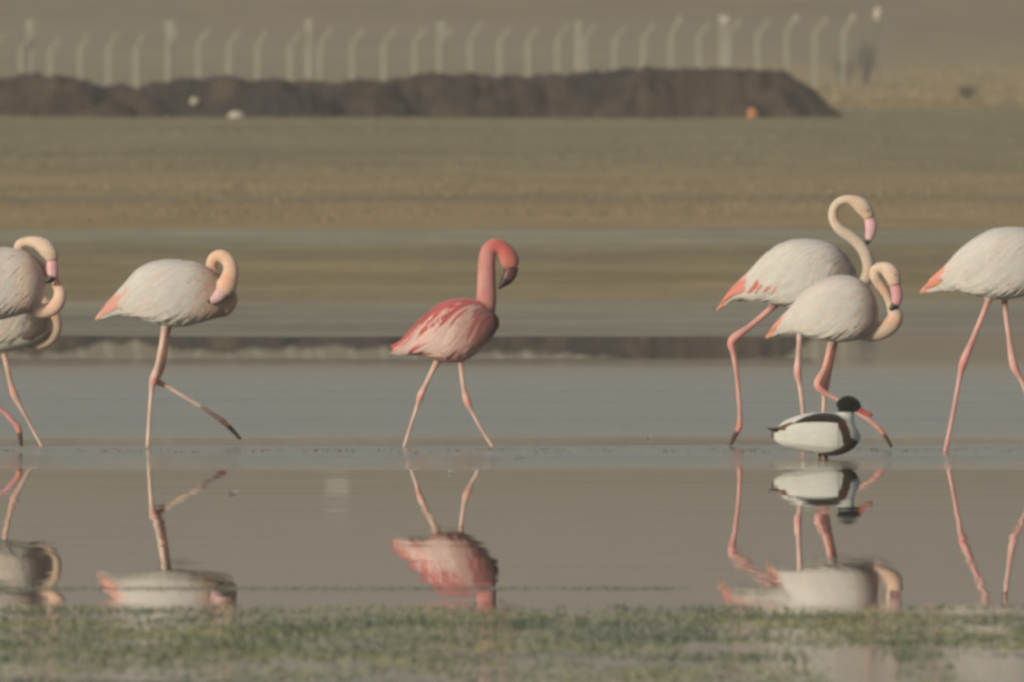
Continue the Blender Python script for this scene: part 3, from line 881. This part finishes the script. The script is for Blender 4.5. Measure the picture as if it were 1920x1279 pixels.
# 5: flamingo with its neck raised in an S, standing behind the next one
flamingo(dict(D=80.3, body=[(1343, 580, 584), (1360, 556, 575), (1375, 537, 564), (1402, 511, 562), (1429, 482, 564), (1457, 461, 570), (1484, 451, 578), (1511, 449, 583), (1539, 452, 580), (1566, 461, 570), (1588, 480, 556), (1606, 505, 540)],
    neck=[(1570, 545, 24, 0), (1595, 545, 19, 0), (1615, 533, 14, 0), (1627, 515, 12, 0), (1628, 496, 11.5, 0), (1620, 470, 12, 0), (1599, 447, 11, 0), (1575, 430, 10.3, 0), (1562.5, 409, 9.3, 0), (1565, 388, 8.6, 0), (1577, 377, 8.6, -.004), (1593, 374.5, 9.3, -.008), (1607, 380, 13, -.01), (1618, 389, 15, -.01), (1626, 400, 13, -.01), (1629, 409, 10.5, -.01)],
    bill=[(1629, 406, 10, -.01), (1633, 424, 11.2, -.01), (1631, 440, 9, -.01), (1627, 451, 6, -.01), (1621, 460, 2.5, -.01)], bill_col=(0.62, 0.38, 0.40), bill_black=0.76, eye=(1626, 395, 0.030), head_lat=-.01,
    legs=[dict(lat=-.035, pts=[(1462, 560, 11), (1448, 576, 7), (1405, 613, 6), (1372, 640, 8.5), (1375, 662, 6), (1381, 700, 4.8), (1387, 772, 4.5), (1387, 800, 6)], stand=False, toe=(1367, 835), toe_r=6.2, spread=0.02, hip=(0.16, 0.09, 0.08), knee=0.48, col=(0.58, 0.29, 0.27)),
          dict(lat=.035, pts=[(1505, 570, 10), (1502, 590, 7), (1498, 660, 5.5), (1496, 700, 7.5), (1500, 722, 5), (1506, 775, 4.3), (1508, 842, 4)], knee=0.45, col=(0.63, 0.40, 0.37))],
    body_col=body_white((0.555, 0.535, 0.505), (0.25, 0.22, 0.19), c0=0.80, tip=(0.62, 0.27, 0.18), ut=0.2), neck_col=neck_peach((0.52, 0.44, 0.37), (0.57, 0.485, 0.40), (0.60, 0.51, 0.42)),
    wing=dict(covert=(0.555, 0.535, 0.505), primary=(0.60, 0.23, 0.19), red=(0.55, 0.18, 0.15), u_end=0.22, prim_th=(0.25, 1.35), drape=12, droop=0.55)),
    'white flamingo with neck raised in an S and pink bill pointing down')

# 6: flamingo in front of it with folded neck
flamingo(dict(D=79.0, body=[(1436, 631, 636), (1450, 612, 632), (1465, 595, 625), (1481, 579, 624), (1498, 556, 625), (1525, 534, 636), (1552, 521, 641), (1580, 517, 642), (1607, 522, 638), (1626, 534, 630), (1640, 552, 618), (1647, 575, 600)],
    neck=[(1600, 605, 26.9, 0), (1618, 622, 16.8, 0), (1636, 625, 16.2, 0), (1658, 618, 16.8, 0), (1674, 605, 16.2, 0), (1679, 592, 14.6, 0), (1670, 573, 10.6, .01), (1659, 549, 9.5, .01), (1648, 531, 10.1, .01), (1640.5, 518, 10.3, .0), (1641, 508, 10.3, 0), (1651, 501.5, 10.3, -.01), (1664, 506, 14.0, -.02), (1673, 516, 15.7, -.025), (1676.5, 527, 13.4, -.025), (1677.5, 534, 11.8, -.025)],
    bill=[(1677, 531, 10, -.025), (1681, 549, 11, -.025), (1681, 563, 9.5, -.025), (1677, 573, 7.5, -.025), (1668, 581, 3, -.025)], bill_col=(0.58, 0.30, 0.33), bill_black=0.70, eye=(1678, 515, 0.030), head_lat=-.025,
    legs=[dict(lat=-.02, pts=[(1562, 628, 10), (1558, 646, 7), (1546, 692, 6), (1533, 722, 8), (1548, 737, 5.2), (1572, 750, 4.4), (1612, 776, 4.4), (1640, 796, 5), (1651, 806, 5.5)], stand=False, toe=(1673, 839), toe_r=4.9, knee=0.44, col=(0.63, 0.32, 0.28)),
          dict(lat=.025, pts=[(1566, 628, 10), (1564, 646, 7), (1556, 692, 5.5), (1548, 724, 7.5), (1546, 745, 4.8), (1544, 790, 4.2), (1542, 845, 4)], knee=0.45, col=(0.63, 0.37, 0.33))],
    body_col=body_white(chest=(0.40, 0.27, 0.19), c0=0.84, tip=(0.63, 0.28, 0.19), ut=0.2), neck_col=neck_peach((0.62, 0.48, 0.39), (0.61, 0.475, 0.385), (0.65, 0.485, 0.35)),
    wing=dict(covert=WHITE, primary=(0.61, 0.27, 0.21), u_end=0.18, prim_th=(0.15, 1.1))),
    'white flamingo with folded neck and orange tail, standing behind the black headed duck')

# 7: flamingo leaving the frame at the right
flamingo(dict(D=78.7, body=[(1725, 546, 551), (1745, 524, 550), (1770, 501, 547), (1796, 472, 547), (1830, 446, 556), (1860, 431, 561), (1890, 427, 561), (1920, 428, 556), (1950, 438, 546), (1975, 455, 533), (1990, 475, 515)],
    neck=[(1955, 510, 24, 0), (1985, 510, 18, 0), (2010, 490, 14, 0), (2018, 455, 12, 0), (2005, 420, 11, 0), (1985, 395, 10, 0), (1982, 370, 9, 0), (1995, 352, 9, 0), (2012, 350, 11, 0), (2028, 360, 15, 0), (2036, 372, 12, 0)],
    bill=[(2036, 370, 10, 0), (2040, 388, 11, 0), (2038, 404, 8, 0), (2032, 414, 5, 0), (2026, 420, 2.5, 0)], eye=(2032, 362, 0.03), head_lat=0,
    legs=[dict(lat=-.03, pts=[(1858, 548, 10), (1852, 566, 6.5), (1824, 636, 5.8), (1806, 680, 8), (1800, 704, 5.2), (1787, 775, 4.5), (1772, 848, 4.5)], knee=0.45, col=(0.59, 0.31, 0.30)),
          dict(lat=.03, pts=[(1884, 548, 9), (1884, 566, 6), (1892, 630, 5.2), (1903, 690, 8), (1915, 712, 5), (1940, 780, 4.4), (1962, 846, 4.2)], hip=(0.2, 0.1, 0.09), knee=0.45, col=(0.61, 0.37, 0.34))],
    body_col=body_white(chest=(0.55, 0.42, 0.33), c0=0.8, tip=(0.66, 0.32, 0.25), ut=0.17), neck_col=neck_peach(), wing=dict(covert=WHITE, primary=(0.66, 0.27, 0.2), u_end=0.18, prim_th=(0.2, 1.2))),
    'white flamingo cut by the right edge, walking on two straight pink legs')

# ---------------------------------------------------------------- shelduck
def shelduck():
    D = 76.7
    x0 = px(1535, 0, D)[0]; sc = D / F
    root = empty('shelduck', (x0, D, 0), 'black and white duck with dark head and red bill standing in the shallows', 'duck')
    def L(x, y, lat=0): a = px(x, y, D); return (a[0] - x0, lat, a[1])
    mb = MB()
    st = [(1447, 812, 820), (1456, 803, 829), (1470, 790, 837), (1494, 780, 844), (1517, 775, 849), (1540, 773, 853), (1562, 774, 855), (1582, 780, 851), (1599, 792, 842), (1610, 808, 830), (1614, 815, 823)]
    pr = prof(st, D, x0, 0.88)
    loft(mb, pr)
    neck = tube(mb, [L(1580, 818), L(1582, 800), L(1584, 784), L(1586, 771), L(1588, 762)], [26*sc, 22.5*sc, 17.5*sc, 15*sc, 13*sc], 16, 0.85, seg=30)
    tube(mb, [L(1570, 764), L(1575, 760), L(1583, 758), L(1592, 757.5), L(1602, 761), L(1609, 766), L(1613, 769)], [4*sc, 10*sc, 14.5*sc, 16*sc, 13.5*sc, 8.5*sc, 4*sc], 16, 0.8, seg=24)
    legs = []
    for lat, x in ((-.03, 1537), (.03, 1549)):
        legs.append(tube(mb, [L(x - 2, 848, lat), L(x, 858, lat), (L(x, 0)[0], lat, -0.05)], [6*sc, 4*sc, 3.6*sc], 10, seg=14))
        toes(mb, (L(x, 0)[0], lat, -0.05), (L(x, 0)[0] + 0.05, lat, -0.054), lat, 0.006, 0.02, [])
    me = fuse(mb, 0.0034, 6)
    V = np.empty(len(me.vertices) * 3, np.float32); me.vertices.foreach_get('co', V); V = V.reshape(-1, 3).astype(float)
    X_ = (V[:, 0] + x0) * F / D + 960; Y_ = (EYE - V[:, 2]) * F / D + HOR
    col = np.repeat([(0.54, 0.545, 0.51)], len(V), 0).astype(float)
    def band(pts, wid, c, soft=1.5):
        nonlocal col
        P2 = np.array(pts, float); V2 = np.c_[X_, Y_]
        d, t = seg_dist(V2, P2, np.array(wid, float))
        k = sm(1.0 + soft * 0.12, 1.0 - soft * 0.12, d)
        col = col * (1 - k)[:, None] + np.array([c]) * k[:, None]
    band([(1462, 803), (1482, 799), (1498, 802), (1512, 797)], [4, 7.5, 9, 7], (0.12, 0.07, 0.04))
    band([(1496, 793), (1512, 788), (1532, 784), (1552, 783), (1566, 786), (1578, 794)], [5, 7.5, 9.5, 10, 9.5, 9], (0.026, 0.022, 0.017))
    band([(1578, 794), (1585, 810), (1588, 826)], [8.5, 8.5, 8], (0.075, 0.035, 0.022))
    band([(1588, 826), (1598, 836), (1578, 847), (1560, 852), (1536, 853)], [9, 13, 8, 6.5, 4], (0.05, 0.037, 0.028))
    k = sm(774.5, 771.5, Y_) * sm(1563, 1569, X_)
    col = col * (1 - k)[:, None] + np.array([(0.009, 0.011, 0.009)]) * k[:, None]
    k = sm(855.5, 857.5, Y_)
    col = col * (1 - k)[:, None] + np.array([(0.16, 0.10, 0.085)]) * k[:, None]
    k = sm(1453, 1449, X_)
    col = col * (1 - k)[:, None] + np.array([(0.03, 0.025, 0.022)]) * k[:, None]
    set_col(me, col)
    link('body', me, M_BIRD, root)
    mb = MB()
    tube(mb, [L(1607, 764), L(1614, 770), L(1624, 775), L(1632, 778), L(1636, 780)], [6.5*sc, 5.2*sc, 4.4*sc, 4.2*sc, 2*sc], 12, 0.9, col=(0.42, 0.095, 0.095), seg=20)
    link('bill', mb.mesh('bill'), M_BILL, root)
    mb = MB()
    for k in (-1, -.4, .4, 1):
        tube(mb, [L(1462, 806, .02*k), L(1450, 806, .022*k), L(1437 + 4*abs(k), 803, .026*k)], [5*sc, 4*sc, 1.2*sc], 8, 1.0, col=(0.03, 0.025, 0.022), seg=8)
    link('tail', mb.mesh('tail'), M_FEATHER, root)
    for s_ in (-1, 1):
        bm = bmesh.new(); bmesh.ops.create_uvsphere(bm, u_segments=10, v_segments=8, radius=0.004)
        me2 = bpy.data.meshes.new('eye'); bm.to_mesh(me2); bm.free()
        o = link('eye', me2, M_EYE_DARK, root); o.location = L(1600, 755, s_ * 0.029)
        w = MB(); r = np.random.default_rng(5)
        for i, u in enumerate(np.linspace(0.34, 0.74, 6)):
            for q in range(7):
                th = 0.9 + 0.13 * q + r.normal(0, .02)
                feather(w, pr, s_, u, 1.25 + 0.12 * q, 0.075, 0.08, 0.022, np.array((0.54, 0.545, 0.51)) * r.uniform(0.95, 1.04), 0.0025, 0.002)
        link('flank_feathers', w.mesh('flank_feathers'), M_FEATHER, root)
shelduck()

# ---------------------------------------------------------------- bits afloat
for i, (x, y, a, lab) in enumerate([(977, 860, 0.3, 'small white feather afloat just right of the deep pink flamingo'), (1217, 822, 1.1, 'tiny white feather afloat alone on the water between the deep pink and the right flamingos'),
                       (845, 888, 2.0, 'tiny white feather afloat below the deep pink flamingo'), (437, 926, 0.8, 'pale curled feather afloat below the lifted foot of the resting flamingo')]):
    D = F * EYE / (y - HOR)
    mb = MB()
    n = 9
    vs, fs = [], []
    for k in range(n):
        t = k / (n - 1)
        w = 0.012 * math.sin(math.pi * (0.1 + 0.85 * t)) ** 0.7
        z = 0.004 + 0.006 * (t - 0.35) ** 2 * 2
        for s_ in (-1, 0, 1): vs.append((0.06 * (t - 0.5), s_ * w, z + 0.004 * abs(s_)))
    for k in range(n - 1):
        for j in range(2): fs.append((k*3+j, (k+1)*3+j, (k+1)*3+j+1, k*3+j+1))
    mb.add(vs, fs, (0.66, 0.63, 0.57))
    o = link('feather', mb.mesh('feather'), M_FEATHER)
    o.location = (px(x, y, D)[0], D, 0); o.rotation_euler = (0, 0, a)
    tag(o, lab, 'feather', 'feathers afloat on the water')
